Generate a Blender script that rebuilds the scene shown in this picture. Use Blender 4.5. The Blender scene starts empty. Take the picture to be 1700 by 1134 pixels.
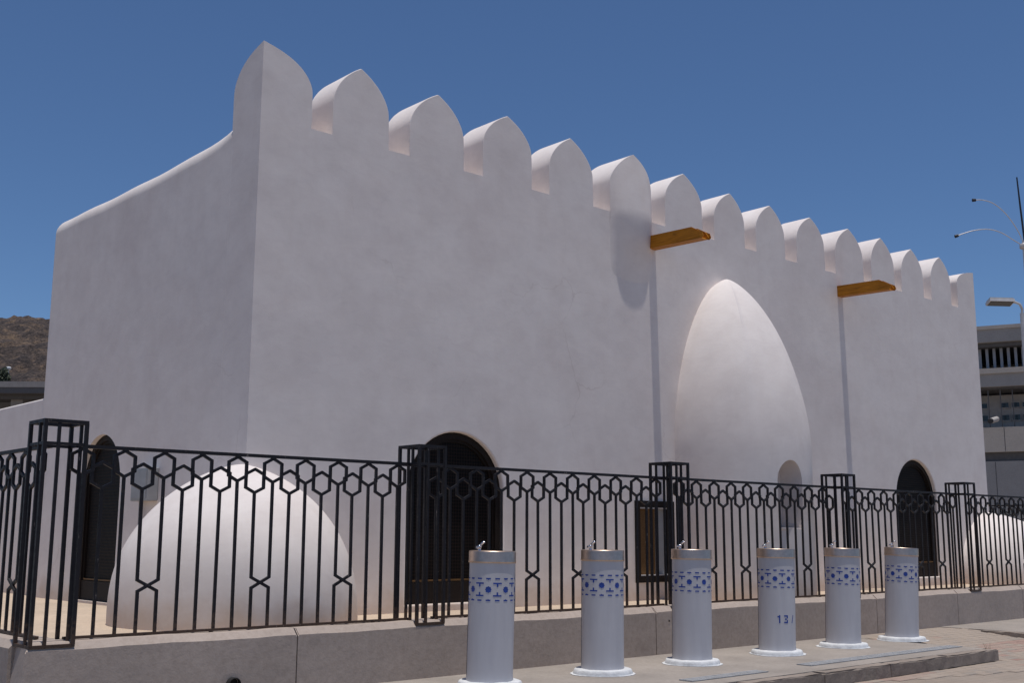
import bpy, bmesh, math, random
from mathutils import Vector, Matrix

random.seed(7)
SC = bpy.context.scene
COL = SC.collection
R_ = math.radians

# ------------------------------------------------------------------ camera
FPX = 1885.0
PITCH = math.atan(323 / FPX)
ROLL = R_(0.2)
ANG = R_(48.28)
EYE = 1.30
fh = Vector((math.cos(ANG), math.sin(ANG), 0))
rt = Vector((math.sin(ANG), -math.cos(ANG), 0))
FW = fh * math.cos(PITCH) + Vector((0, 0, math.sin(PITCH)))
UP = -fh * math.sin(PITCH) + Vector((0, 0, math.cos(PITCH)))
RT = rt * math.cos(ROLL) + UP * math.sin(ROLL)
UP = -rt * math.sin(ROLL) + UP * math.cos(ROLL)
cam_data = bpy.data.cameras.new('camera')
cam = bpy.data.objects.new('camera', cam_data)
COL.objects.link(cam)
cam_data.sensor_width = 36
cam_data.lens = FPX * 36 / 1700
cam_data.clip_start = 0.05
cam_data.clip_end = 6000
M = Matrix((RT, UP, -FW)).transposed().to_4x4()
M.translation = Vector((0, 0, EYE))
cam.matrix_world = M
SC.camera = cam

# ------------------------------------------------------------------ light
SUN = Vector((-0.02, -0.10, 1.0)).normalized()
world = bpy.data.worlds.new('World')
SC.world = world
world.use_nodes = True
wn = world.node_tree
bg = wn.nodes['Background']
sky = wn.nodes.new('ShaderNodeTexSky')
sky.sky_type = 'NISHITA'
sky.sun_disc = False
sky.sun_elevation = math.asin(SUN.z)
sky.sun_rotation = math.atan2(SUN.x, SUN.y)
sky.altitude = 1200
sky.air_density = 1.0
sky.dust_density = 0.0
sky.ozone_density = 10.0
wn.links.new(sky.outputs[0], bg.inputs[0])
bg.inputs[1].default_value = 0.115
sun_d = bpy.data.lights.new('sun', 'SUN')
sun_d.energy = 4.8
sun_d.angle = R_(0.53)
sun_d.color = (1.0, 0.955, 0.905)
sun = bpy.data.objects.new('sun', sun_d)
COL.objects.link(sun)
sun.rotation_euler = SUN.to_track_quat('Z', 'Y').to_euler()
sun.location = (0, 0, 60)
SC.view_settings.view_transform = 'Standard'
SC.view_settings.look = 'None'
SC.view_settings.gamma = 1.0
SC.view_settings.exposure = -0.46
SC.view_settings.use_curve_mapping = False
SC.cycles.max_bounces = 8
SC.cycles.diffuse_bounces = 5


# ------------------------------------------------------------------ helpers
def link(o, parent=None):
    COL.objects.link(o)
    if parent is not None:
        o.parent = parent
    return o


def tag(o, label=None, cat=None, group=None, kind=None):
    if label: o['label'] = label
    if cat: o['category'] = cat
    if group: o['group'] = group
    if kind: o['kind'] = kind
    return o


def empty(name, loc=(0, 0, 0), label=None, cat=None, group=None):
    o = bpy.data.objects.new(name, None)
    o.location = loc
    o.empty_display_size = 0.2
    link(o)
    return tag(o, label, cat, group)


class MB:
    """Collects vertices and faces of ONE mesh."""
    def __init__(s):
        s.v = []; s.f = []; s.sm = []

    def add(s, vs, fs, smooth=False):
        b = len(s.v)
        s.v += [tuple(p) for p in vs]
        for f in fs:
            s.f.append(tuple(b + i for i in f)); s.sm.append(smooth)
        return s

    def box(s, x0, x1, y0, y1, z0, z1):
        vs = [(x, y, z) for z in (z0, z1) for y in (y0, y1) for x in (x0, x1)]
        return s.add(vs, [(0, 2, 3, 1), (4, 5, 7, 6), (0, 1, 5, 4), (2, 6, 7, 3), (0, 4, 6, 2), (1, 3, 7, 5)])

    def prism(s, poly, y0, y1, axis='y'):
        """extrude a polygon given in (a, z) along y (or x)"""
        n = len(poly)
        mk = (lambda a, z, d: (a, d, z)) if axis == 'y' else (lambda a, z, d: (d, a, z))
        vs = [mk(a, z, y0) for a, z in poly] + [mk(a, z, y1) for a, z in poly]
        fs = [tuple(range(n)), tuple(range(2 * n - 1, n - 1, -1))]
        fs += [(i, i + n, (i + 1) % n + n, (i + 1) % n) for i in range(n)]
        return s.add(vs, fs)

    def ribbon(s, pts, w, d, y=0.0, closed=False):
        """flat bar of width w and depth d following a polyline in the x-z plane (mitred)"""
        n = len(pts)
        P = [Vector((a, b)) for a, b in pts]
        L = []; Rr = []
        for i in range(n):
            dirs = []
            if closed or i > 0: dirs.append((P[i] - P[i - 1]).normalized())
            if closed or i < n - 1: dirs.append((P[(i + 1) % n] - P[i]).normalized())
            t = sum(dirs, Vector((0, 0))).normalized()
            nn = Vector((-t.y, t.x))
            k = w / 2 / max(0.35, nn.dot(Vector((-dirs[0].y, dirs[0].x))))
            L.append(P[i] + nn * k); Rr.append(P[i] - nn * k)
        m = n if closed else n - 1
        vs = []
        for i in range(n):
            vs += [(L[i].x, y - d / 2, L[i].y), (Rr[i].x, y - d / 2, Rr[i].y), (Rr[i].x, y + d / 2, Rr[i].y), (L[i].x, y + d / 2, L[i].y)]
        fs = []
        for i in range(m):
            a = 4 * i; b = 4 * ((i + 1) % n)
            for k in range(4):
                fs.append((a + k, a + (k + 1) % 4, b + (k + 1) % 4, b + k))
        if not closed:
            fs += [(3, 2, 1, 0), (4 * n - 4, 4 * n - 3, 4 * n - 2, 4 * n - 1)]
        return s.add(vs, fs)

    def lathe(s, prof, n=32, cx=0, cy=0, smooth=True, capb=False, capt=False, sx=1, sy=1):
        vs = []
        for r, z in prof:
            for i in range(n):
                a = 2 * math.pi * i / n
                vs.append((cx + r * sx * math.cos(a), cy + r * sy * math.sin(a), z))
        fs = []
        for j in range(len(prof) - 1):
            for i in range(n):
                fs.append((j * n + i, j * n + (i + 1) % n, (j + 1) * n + (i + 1) % n, (j + 1) * n + i))
        s.add(vs, fs, smooth)
        if capb: s.add(vs[:n], [tuple(range(n - 1, -1, -1))])
        if capt: s.add(vs[-n:], [tuple(range(n))])
        return s

    def tube(s, pts, rad, n=8, smooth=True):
        P = [Vector(p) for p in pts]
        rads = rad if isinstance(rad, (list, tuple)) else [rad] * len(P)
        vs = []
        ref = Vector((0, 0, 1))
        for i, p in enumerate(P):
            t = ((P[min(i + 1, len(P) - 1)]) - P[max(i - 1, 0)]).normalized()
            r = ref if abs(t.dot(ref)) < 0.95 else Vector((1, 0, 0))
            a = t.cross(r).normalized(); b = t.cross(a)
            for k in range(n):
                q = 2 * math.pi * k / n
                vs.append(p + (a * math.cos(q) + b * math.sin(q)) * rads[i])
        fs = []
        for i in range(len(P) - 1):
            for k in range(n):
                fs.append((i * n + k, i * n + (k + 1) % n, (i + 1) * n + (k + 1) % n, (i + 1) * n + k))
        s.add(vs, fs, smooth)
        s.add(vs[:n], [tuple(range(n - 1, -1, -1))]); s.add(vs[-n:], [tuple(range(n))])
        return s

    def mesh(s, name, mat):
        me = bpy.data.meshes.new(name)
        me.from_pydata(s.v, [], s.f)
        me.polygons.foreach_set('use_smooth', s.sm)
        bm = bmesh.new(); bm.from_mesh(me)
        bmesh.ops.recalc_face_normals(bm, faces=bm.faces)
        bm.to_mesh(me); bm.free()
        if mat: me.materials.append(mat)
        me.update()
        return me

    def build(s, name, mat, parent=None, loc=(0, 0, 0)):
        o = bpy.data.objects.new(name, s.mesh(name, mat))
        o.location = loc
        return link(o, parent)


def weld_smooth(o, dist=1e-4, angle=35):
    me = o.data
    bm = bmesh.new(); bm.from_mesh(me)
    bmesh.ops.remove_doubles(bm, verts=bm.verts, dist=dist)
    bmesh.ops.recalc_face_normals(bm, faces=bm.faces)
    for f in bm.faces: f.smooth = True
    for e in bm.edges:
        if len(e.link_faces) == 2:
            e.smooth = e.calc_face_angle(0) < R_(angle)
    bm.to_mesh(me); bm.free()
    return o


def bevel(o, w, seg=2, sel=None, angle=40):
    """bevel the sharp edges of a mesh (or those picked by sel) and smooth it"""
    me = o.data
    bm = bmesh.new(); bm.from_mesh(me)
    bmesh.ops.remove_doubles(bm, verts=bm.verts, dist=1e-5)
    es = [e for e in bm.edges if len(e.link_faces) == 2 and e.calc_face_angle(0) > R_(angle) and (sel is None or sel(e))]
    bmesh.ops.bevel(bm, geom=es, offset=w, segments=seg, profile=0.5, affect='EDGES', clamp_overlap=True)
    for f in bm.faces: f.smooth = True
    for e in bm.edges:
        if len(e.link_faces) == 2:
            e.smooth = e.calc_face_angle(0) < R_(32)
    bm.to_mesh(me); bm.free()
    if not any(m.type == 'WEIGHTED_NORMAL' for m in o.modifiers):
        wm = o.modifiers.new('face_normals', 'WEIGHTED_NORMAL'); wm.keep_sharp = True; wm.weight = 100
    return o


def boolean(o, cutters, op='DIFFERENCE'):
    for c in cutters:
        m = o.modifiers.new('b', 'BOOLEAN')
        m.operation = op; m.solver = 'EXACT'; m.object = c
    dg = bpy.context.evaluated_depsgraph_get()
    dg.update()
    me = bpy.data.meshes.new_from_object(o.evaluated_get(dg))
    o.modifiers.clear()
    old = o.data
    o.data = me
    me.name = old.name
    for c in cutters:
        bpy.data.objects.remove(c)
    return o


def arch_poly(x0, x1, z0, zt, n=24, pointed=0.0):
    """outline of an arched opening, counter-clockwise; half-ellipse on straight jambs"""
    c = (x0 + x1) / 2; r = (x1 - x0) / 2
    sp = zt - r * (1 + pointed)
    pts = [(x0, z0), (x1, z0)]
    for i in range(n + 1):
        a = math.pi * i / n
        pts.append((c + r * math.cos(a), sp + (zt - sp) * math.sin(a)))
    return pts


def arch_ring(mb, x0, x1, z0, zt, w, y0, y1, n=24, axis='y', pointed=0.0):
    """frame of width w inside an arched opening (open at the foot)"""
    o = [(x0, z0)] + arch_poly(x0, x1, z0, zt, n, pointed)[2:][::-1] + [(x1, z0)]
    i = [(x0 + w, z0)] + arch_poly(x0 + w, x1 - w, z0, zt - w, n, pointed)[2:][::-1] + [(x1 - w, z0)]
    m = len(o)
    mk = (lambda a, z, d: (a, d, z)) if axis == 'y' else (lambda a, z, d: (d, a, z))
    vs = [mk(a, z, y0) for a, z in o] + [mk(a, z, y0) for a, z in i] + [mk(a, z, y1) for a, z in o] + [mk(a, z, y1) for a, z in i]
    fs = []
    for k in range(m - 1):
        fs += [(k, k + 1, m + k + 1, m + k), (2 * m + k, 3 * m + k, 3 * m + k + 1, 2 * m + k + 1),
               (k, 2 * m + k, 2 * m + k + 1, k + 1), (m + k, m + k + 1, 3 * m + k + 1, 3 * m + k)]
    fs += [(0, m, 3 * m, 2 * m), (m - 1, 3 * m - 1, 4 * m - 1, 2 * m - 1)]
    return mb.add(vs, fs)


# ------------------------------------------------------------------ materials
def new_mat(name):
    m = bpy.data.materials.new(name); m.use_nodes = True
    nt = m.node_tree
    return m, nt, nt.nodes['Principled BSDF']


def pos(nt, scale=(1, 1, 1)):
    g = nt.nodes.new('ShaderNodeNewGeometry')
    mp = nt.nodes.new('ShaderNodeMapping')
    mp.inputs['Scale'].default_value = scale
    nt.links.new(g.outputs['Position'], mp.inputs[0])
    return mp.outputs[0]


def objco(nt, scale=(1, 1, 1)):
    g = nt.nodes.new('ShaderNodeTexCoord')
    mp = nt.nodes.new('ShaderNodeMapping')
    mp.inputs['Scale'].default_value = scale
    nt.links.new(g.outputs['Object'], mp.inputs[0])
    return mp.outputs[0]


def noise(nt, co, scale, detail=4, rough=0.55, dist=0.0):
    n = nt.nodes.new('ShaderNodeTexNoise')
    n.inputs['Scale'].default_value = scale
    n.inputs['Detail'].default_value = detail
    n.inputs['Roughness'].default_value = rough
    n.inputs['Distortion'].default_value = dist
    nt.links.new(co, n.inputs['Vector'])
    return n.outputs['Fac']


def ramp(nt, fac, stops):
    r = nt.nodes.new('ShaderNodeValToRGB')
    el = r.color_ramp.elements
    while len(el) < len(stops): el.new(0.5)
    for e, (p, c) in zip(el, stops):
        e.position = p
        e.color = (*c, 1) if len(c) == 3 else c
    nt.links.new(fac, r.inputs[0])
    return r.outputs[0]


def mix(nt, a, b, fac, mode='MIX'):
    m = nt.nodes.new('ShaderNodeMix'); m.data_type = 'RGBA'; m.blend_type = mode
    for sock, v in ((m.inputs[6], a), (m.inputs[7], b), (m.inputs[0], fac)):
        if isinstance(v, (int, float)): sock.default_value = v
        elif isinstance(v, tuple): sock.default_value = (*v, 1)
        else: nt.links.new(v, sock)
    return m.outputs[2]


def bump(nt, h, dist, strength=1.0, prev=None):
    b = nt.nodes.new('ShaderNodeBump')
    b.inputs['Distance'].default_value = dist
    b.inputs['Strength'].default_value = strength
    nt.links.new(h, b.inputs['Height'])
    if prev is not None: nt.links.new(prev, b.inputs['Normal'])
    return b.outputs[0]


def mat_basic(name, col, rough=0.6, metal=0.0, var=0.12, scale=6.0, bd=0.0, bs=40.0, local=False):
    m, nt, p = new_mat(name)
    co = objco(nt) if local else pos(nt)
    n = noise(nt, co, scale, 5)
    dark = tuple(c * (1 - var) for c in col); lite = tuple(min(1, c * (1 + var)) for c in col)
    nt.links.new(ramp(nt, n, [(0.3, dark), (0.7, lite)]), p.inputs['Base Color'])
    p.inputs['Roughness'].default_value = rough
    p.inputs['Metallic'].default_value = metal
    if bd: nt.links.new(bump(nt, noise(nt, co, bs, 6), bd), p.inputs['Normal'])
    return m


def mat_plaster():
    m, nt, p = new_mat('white_plaster')
    co = pos(nt)
    big = noise(nt, co, 0.55, 5, 0.55, 0.6)
    mid = noise(nt, co, 3.0, 6, 0.6)
    c1 = ramp(nt, big, [(0.25, (0.745, 0.672, 0.635)), (0.5, (0.795, 0.730, 0.690)), (0.75, (0.81, 0.750, 0.712))])
    c2 = ramp(nt, mid, [(0.3, (0.93, 0.92, 0.915)), (0.62, (1, 1, 1))])
    c = mix(nt, c1, c2, 1.0, 'MULTIPLY')
    # faint vertical rain streaks with a shape of their own
    st = noise(nt, pos(nt, (5.0, 5.0, 0.35)), 1.0, 4, 0.6)
    c3 = ramp(nt, st, [(0.30, (0.93, 0.905, 0.885)), (0.46, (1, 1, 1))])
    c = mix(nt, c, c3, 0.25, 'MULTIPLY')
    # trowelled patches and hairline cracks
    pt = nt.nodes.new('ShaderNodeTexVoronoi'); pt.inputs['Scale'].default_value = 1.6
    wob = nt.nodes.new('ShaderNodeMix'); wob.data_type = 'VECTOR'; wob.inputs[0].default_value = 0.35
    nz = nt.nodes.new('ShaderNodeTexNoise'); nz.inputs['Scale'].default_value = 2.2; nz.inputs['Detail'].default_value = 5
    nt.links.new(co, nz.inputs['Vector']); nt.links.new(co, wob.inputs[4]); nt.links.new(nz.outputs['Color'], wob.inputs[5])
    nt.links.new(wob.outputs[1], pt.inputs['Vector'])
    cell = ramp(nt, pt.outputs['Color'], [(0.0, (0.955, 0.945, 0.95)), (1.0, (1, 1, 1))])
    c = mix(nt, c, cell, 0.5, 'MULTIPLY')
    cr = nt.nodes.new('ShaderNodeTexVoronoi'); cr.feature = 'DISTANCE_TO_EDGE'; cr.inputs['Scale'].default_value = 0.9
    nt.links.new(wob.outputs[1], cr.inputs['Vector'])
    line = ramp(nt, cr.outputs['Distance'], [(0.0, (0.70, 0.66, 0.63)), (0.006, (1, 1, 1))])
    lm = ramp(nt, noise(nt, co, 0.45, 3), [(0.56, (0, 0, 0)), (0.66, (0.5,) * 3)])
    c = mix(nt, c, line, lm, 'MULTIPLY')
    tw = noise(nt, pos(nt, (1.0, 1.0, 2.6)), 2.4, 5, 0.65, 2.5)
    c = mix(nt, c, ramp(nt, tw, [(0.34, (0.945, 0.935, 0.94)), (0.55, (1, 1, 1))]), 0.55, 'MULTIPLY')
    # dust splashed up from the ground
    sep = nt.nodes.new('ShaderNodeSeparateXYZ')
    nt.links.new(co, sep.inputs[0])
    jag = nt.nodes.new('ShaderNodeMath'); jag.operation = 'MULTIPLY_ADD'
    nt.links.new(noise(nt, co, 4.0, 5), jag.inputs[0]); jag.inputs[1].default_value = -0.55
    nt.links.new(sep.outputs['Z'], jag.inputs[2])
    d = ramp(nt, jag.outputs[0], [(0.22, (0.72, 0.58, 0.44)), (0.50, (1, 1, 1))])
    c = mix(nt, c, d, 0.55, 'MULTIPLY')
    nt.links.new(c, p.inputs['Base Color'])
    p.inputs['Roughness'].default_value = 0.82
    p.inputs['Specular IOR Level'].default_value = 0.25
    b1 = bump(nt, noise(nt, co, 0.8, 2, 0.45), 0.016)
    b2 = bump(nt, noise(nt, co, 5.0, 3, 0.5), 0.0022, 1.0, b1)
    b3 = bump(nt, noise(nt, co, 70.0, 3, 0.6), 0.0005, 1.0, b2)
    nt.links.new(b3, p.inputs['Normal'])
    return m


def mat_concrete(name, col, stain=0.25, bd=0.002):
    m, nt, p = new_mat(name)
    co = pos(nt)
    c1 = ramp(nt, noise(nt, co, 1.3, 6, 0.6), [(0.3, tuple(c * (1 - stain) for c in col)), (0.7, col)])
    c2 = ramp(nt, noise(nt, co, 22, 6, 0.65), [(0.3, (0.82, 0.80, 0.78)), (0.6, (1, 1, 1))])
    c = mix(nt, c1, c2, 0.8, 'MULTIPLY')
    v = nt.nodes.new('ShaderNodeTexVoronoi'); v.inputs['Scale'].default_value = 9
    nt.links.new(co, v.inputs['Vector'])
    spot = ramp(nt, v.outputs['Distance'], [(0.03, (0.55, 0.5, 0.45)), (0.07, (1, 1, 1))])
    c = mix(nt, c, spot, 0.35, 'MULTIPLY')
    nt.links.new(c, p.inputs['Base Color'])
    p.inputs['Roughness'].default_value = 0.88
    b = bump(nt, noise(nt, co, 6, 5), bd * 2.5)
    nt.links.new(bump(nt, noise(nt, co, 60, 5, 0.6), bd * 0.6, 1, b), p.inputs['Normal'])
    return m


def mat_iron():
    m, nt, p = new_mat('black_painted_iron')
    co = pos(nt)
    worn = noise(nt, pos(nt, (1, 1, 0.25)), 28, 6, 0.7)
    base = ramp(nt, noise(nt, co, 9, 4), [(0.3, (0.005, 0.004, 0.006)), (0.7, (0.011, 0.009, 0.013))])
    sz = nt.nodes.new('ShaderNodeSeparateXYZ'); nt.links.new(co, sz.inputs[0])
    rz = nt.nodes.new('ShaderNodeMath'); rz.operation = 'MULTIPLY_ADD'
    nt.links.new(noise(nt, co, 35, 4), rz.inputs[0]); rz.inputs[1].default_value = -0.5; nt.links.new(sz.outputs['Z'], rz.inputs[2])
    base = mix(nt, (0.085, 0.05, 0.032), base, ramp(nt, rz.outputs[0], [(0.30, (0.25,) * 3), (0.42, (1, 1, 1))]))
    c = mix(nt, base, (0.30, 0.26, 0.24), ramp(nt, worn, [(0.64, (0, 0, 0)), (0.70, (0.7, 0.7, 0.7))]))
    nt.links.new(c, p.inputs['Base Color'])
    nt.links.new(ramp(nt, noise(nt, co, 30, 4), [(0.3, (0.45,) * 3), (0.7, (0.7,) * 3)]), p.inputs['Roughness'])
    p.inputs['Specular IOR Level'].default_value = 0.35
    nt.links.new(bump(nt, noise(nt, co, 90, 4), 0.0008), p.inputs['Normal'])
    return m


def mat_lattice():
    m, nt, p = new_mat('dark_wood_lattice')
    g = nt.nodes.new('ShaderNodeNewGeometry')
    sep = nt.nodes.new('ShaderNodeSeparateXYZ')
    nt.links.new(g.outputs['Position'], sep.inputs[0])
    add = nt.nodes.new('ShaderNodeMath'); add.operation = 'ADD'
    nt.links.new(sep.outputs['X'], add.inputs[0]); nt.links.new(sep.outputs['Y'], add.inputs[1])
    cb = nt.nodes.new('ShaderNodeCombineXYZ')
    nt.links.new(add.outputs[0], cb.inputs[0]); nt.links.new(sep.outputs['Z'], cb.inputs[1])
    v = nt.nodes.new('ShaderNodeTexVoronoi'); v.inputs['Scale'].default_value = 26
    v.inputs['Randomness'].default_value = 0.0
    nt.links.new(cb.outputs[0], v.inputs['Vector'])
    c = ramp(nt, v.outputs['Distance'], [(0.35, (0.002, 0.0015, 0.0015)), (0.5, (0.015, 0.009, 0.007))])
    nt.links.new(c, p.inputs['Base Color'])
    p.inputs['Roughness'].default_value = 0.6
    p.inputs['Specular IOR Level'].default_value = 0.12
    nt.links.new(bump(nt, v.outputs['Distance'], 0.004), p.inputs['Normal'])
    return m


def mat_wood(name, col, scale=1.0, rough=0.55):
    m, nt, p = new_mat(name)
    co = objco(nt, (14 * scale, 1.2 * scale, 14 * scale))
    n = noise(nt, co, 2.2, 6, 0.6, 1.5)
    c = ramp(nt, n, [(0.3, tuple(c * 0.62 for c in col)), (0.5, col), (0.75, tuple(min(1, c * 1.25) for c in col))])
    nt.links.new(c, p.inputs['Base Color'])
    p.inputs['Roughness'].default_value = rough
    p.inputs['Specular IOR Level'].default_value = 0.2
    nt.links.new(bump(nt, n, 0.002), p.inputs['Normal'])
    return m


def mat_paver_sheet():
    m, nt, p = new_mat('paving_sheet')
    b = nt.nodes.new('ShaderNodeTexBrick')
    b.inputs['Scale'].default_value = 1.0
    b.inputs['Brick Width'].default_value = 0.21; b.inputs['Row Height'].default_value = 0.105
    b.inputs['Mortar Size'].default_value = 0.004
    b.inputs['Color1'].default_value = (0.345, 0.285, 0.235, 1); b.inputs['Color2'].default_value = (0.31, 0.262, 0.22, 1)
    b.inputs['Mortar'].default_value = (0.25, 0.205, 0.165, 1)
    co = pos(nt)
    nt.links.new(co, b.inputs['Vector'])
    c = mix(nt, b.outputs[0], ramp(nt, noise(nt, co, 0.7, 6), [(0.3, (0.78, 0.75, 0.72)), (0.7, (1, 1, 1))]), 1.0, 'MULTIPLY')
    nt.links.new(c, p.inputs['Base Color'])
    p.inputs['Roughness'].default_value = 0.9
    return m


def mat_paver(name, col):
    m, nt, p = new_mat(name)
    oi = nt.nodes.new('ShaderNodeObjectInfo')
    co = pos(nt)
    c1 = ramp(nt, noise(nt, co, 7, 6, 0.65), [(0.3, tuple(c * 0.75 for c in col)), (0.7, col)])
    dust = ramp(nt, noise(nt, co, 0.9, 5), [(0.28, (0.1,) * 3), (0.58, (0.9,) * 3)])
    c = mix(nt, c1, (0.345, 0.283, 0.23), dust)
    nt.links.new(c, p.inputs['Base Color'])
    p.inputs['Roughness'].default_value = 0.9
    nt.links.new(bump(nt, noise(nt, co, 90, 5), 0.0015), p.inputs['Normal'])
    return m


def mat_hill():
    m, nt, p = new_mat('rocky_hillside')
    co = pos(nt)
    a = ramp(nt, noise(nt, co, 0.10, 8, 0.7), [(0.38, (0.05, 0.038, 0.036)), (0.5, (0.105, 0.076, 0.062)), (0.64, (0.24, 0.16, 0.10))])
    b = ramp(nt, noise(nt, co, 0.75, 6, 0.75), [(0.40, (0.18, 0.17, 0.19)), (0.58, (1, 1, 1))])
    c = mix(nt, a, b, 0.9, 'MULTIPLY')
    nt.links.new(c, p.inputs['Base Color'])
    p.inputs['Roughness'].default_value = 0.95
    nt.links.new(bump(nt, noise(nt, co, 0.5, 8, 0.7), 2.2), p.inputs['Normal'])
    return m


def mat_fountain_body():
    m, nt, p = new_mat('pale_grey_enamel')
    co = pos(nt)
    n = noise(nt, pos(nt, (6, 6, 0.8)), 2.0, 5)
    c = ramp(nt, n, [(0.3, (0.48, 0.47, 0.495)), (0.7, (0.54, 0.53, 0.55))])
    sp = ramp(nt, noise(nt, co, 45, 5, 0.7), [(0.68, (1, 1, 1)), (0.74, (0.72, 0.68, 0.62))])
    c = mix(nt, c, sp, 0.5, 'MULTIPLY')
    nt.links.new(c, p.inputs['Base Color'])
    nt.links.new(ramp(nt, noise(nt, co, 14, 4), [(0.3, (0.34,) * 3), (0.7, (0.5,) * 3)]), p.inputs['Roughness'])
    nt.links.new(bump(nt, noise(nt, co, 7, 3), 0.0012), p.inputs['Normal'])
    return m


PLASTER = mat_plaster()
PLINTH = mat_concrete('beige_painted_concrete', (0.46, 0.38, 0.325), 0.16)
KERBM = mat_concrete('worn_kerb_concrete', (0.37, 0.305, 0.255), 0.45, 0.005)
PAVE = mat_concrete('pale_pavement_concrete', (0.37, 0.325, 0.285), 0.3, 0.003)
YARD = mat_concrete('sandy_courtyard', (0.60, 0.475, 0.355), 0.22)
SHEET = mat_paver_sheet()
PAV_A = mat_paver('sandy_paver', (0.345, 0.28, 0.225))
PAV_B = mat_paver('grey_paver', (0.29, 0.25, 0.215))
PAV_R = mat_paver('red_paver', (0.33, 0.185, 0.15))
IRON = mat_iron()
LATT = mat_lattice()
DKWOOD = mat_wood('dark_brown_wood', (0.014, 0.009, 0.007), 1.0, 0.65)
BROWN = mat_wood('brown_board', (0.15, 0.08, 0.03))
SPOUTM = mat_wood('ochre_varnished_wood', (0.43, 0.165, 0.012))
STEEL = mat_basic('brushed_steel', (0.60, 0.46, 0.365), 0.40, 1.0, 0.10, 25)  # brown cast in the colour stands for reflected ground and buildings
CHROME = mat_basic('chrome', (0.55, 0.56, 0.60), 0.16, 1.0, 0.03)
BODY = mat_fountain_body()
BLUE = mat_basic('blue_print', (0.010, 0.050, 0.30), 0.5, 0, 0.15, 60)
SEAM = mat_basic('dark_seam', (0.03, 0.028, 0.028), 0.7)
WHITEP = mat_basic('white_lime_paint', (0.60, 0.61, 0.62), 0.85, 0, 0.14, 14, 0.005, 30)
GREYBOX = mat_basic('grey_enamel', (0.33, 0.33, 0.33), 0.5)
GRATE = mat_basic('galvanised_grate', (0.42, 0.42, 0.42), 0.6, 0.1, 0.2, 12)
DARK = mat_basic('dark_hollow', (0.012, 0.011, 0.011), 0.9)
HILL = mat_hill()
BCONC = mat_concrete('grey_far_concrete', (0.36, 0.34, 0.32), 0.12)
BCONC2 = mat_concrete('pale_far_concrete', (0.47, 0.42, 0.37), 0.10)
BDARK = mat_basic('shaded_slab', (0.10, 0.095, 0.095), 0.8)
FIN = mat_basic('grey_blue_fin', (0.30, 0.31, 0.34), 0.6)
PANELW = mat_basic('pale_panel', (0.42, 0.39, 0.37), 0.7)
POLE = mat_basic('painted_pole', (0.55, 0.52, 0.50), 0.4, 0.2)
POLED = mat_basic('dark_pole', (0.03, 0.03, 0.035), 0.5, 0.3)
FLYM = mat_concrete('flyover_concrete', (0.30, 0.28, 0.27), 0.2)
GREEN = mat_basic('dusty_green_leaf', (0.07, 0.085, 0.055), 0.8, 0, 0.4, 3)
m_, nt_, p_ = new_mat('dark_window_glass')
p_.inputs['Base Color'].default_value = (0.02, 0.022, 0.026, 1); p_.inputs['Roughness'].default_value = 0.12
nt_.links.new(bump(nt_, noise(nt_, pos(nt_), 2, 2), 0.002), p_.inputs['Normal'])
GLASS = m_

# ------------------------------------------------------------------ ground
FLOOR = 0.47          # courtyard level behind the plinth
ROAD = -0.13
WY = 10.2             # front wall plane
X0, X1 = 5.56, 21.20  # front wall ends
YB = 16.10            # rear end of the side wall
ZN = 5.64             # parapet / notch level


def zg(x, y):
    """street level: road, with a ramp up to the pavement at the dropped kerb"""
    if 13.45 < x < 16.2 and y > 6.7:
        return ROAD + min(1.0, (y - 6.7) / 1.4) * 0.131
    return ROAD


g = MB()
g.add([(-3000, -3000, ROAD - 0.01), (3000, -3000, ROAD - 0.01), (3000, 3000, ROAD - 0.01), (-3000, 3000, ROAD - 0.01)], [(0, 1, 2, 3)])
ground = tag(g.build('ground', SHEET), kind='structure')
rp = MB()
rp.add([(13.45, 6.7, ROAD - .008), (16.16, 6.7, ROAD - .008), (16.16, 8.1, -.008), (13.45, 8.1, -.008), (13.45, 8.64, -.008), (16.16, 8.64, -.008)], [(0, 1, 2, 3), (3, 2, 5, 4)])
ramp_o = tag(rp.build('ramp', SHEET), kind='structure')

pv = MB(); pv.box(-30, 13.45, 6.62, 8.66, -0.2, 0.0)
pavement = tag(pv.build('pavement', PAVE), kind='structure')
pv2 = MB(); pv2.box(16.15, 60, -20, 8.66, -0.2, 0.0)
pavement2 = tag(pv2.build('pavement', PAVE), kind='structure')
cy_ = MB(); cy_.box(3.12, 24.2, 8.76, 40, -0.3, FLOOR)
court = tag(cy_.build('courtyard', YARD), kind='structure')

# kerbs, stone by stone
kerb_mesh = []
for k in range(4):
    mb = MB(); nx = 10
    mb.box(-0.5, 0.5, 0, 0.15, -0.13, 0)
    me = mb.mesh('kerb_stone', KERBM)
    bm = bmesh.new(); bm.from_mesh(me)
    bmesh.ops.subdivide_edges(bm, edges=[e for e in bm.edges if abs((e.verts[0].co - e.verts[1].co).x) > 0.5], cuts=9)
    es = [e for e in bm.edges if len(e.link_faces) == 2 and e.calc_face_angle(0) > 1 and all(v.co.z > -0.05 for v in e.verts)]
    bmesh.ops.bevel(bm, geom=es, offset=0.012, segments=2, affect='EDGES')
    for v in bm.verts:
        if v.co.z > -0.12:
            v.co.y += random.uniform(-.005, .005); v.co.z += random.uniform(-.004, .003)
            if abs(v.co.x) > 0.47 and random.random() < .4:
                v.co.z -= random.uniform(0, .012); v.co.x *= .992
    bm.to_mesh(me); bm.free()
    kerb_mesh.append(me)


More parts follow.
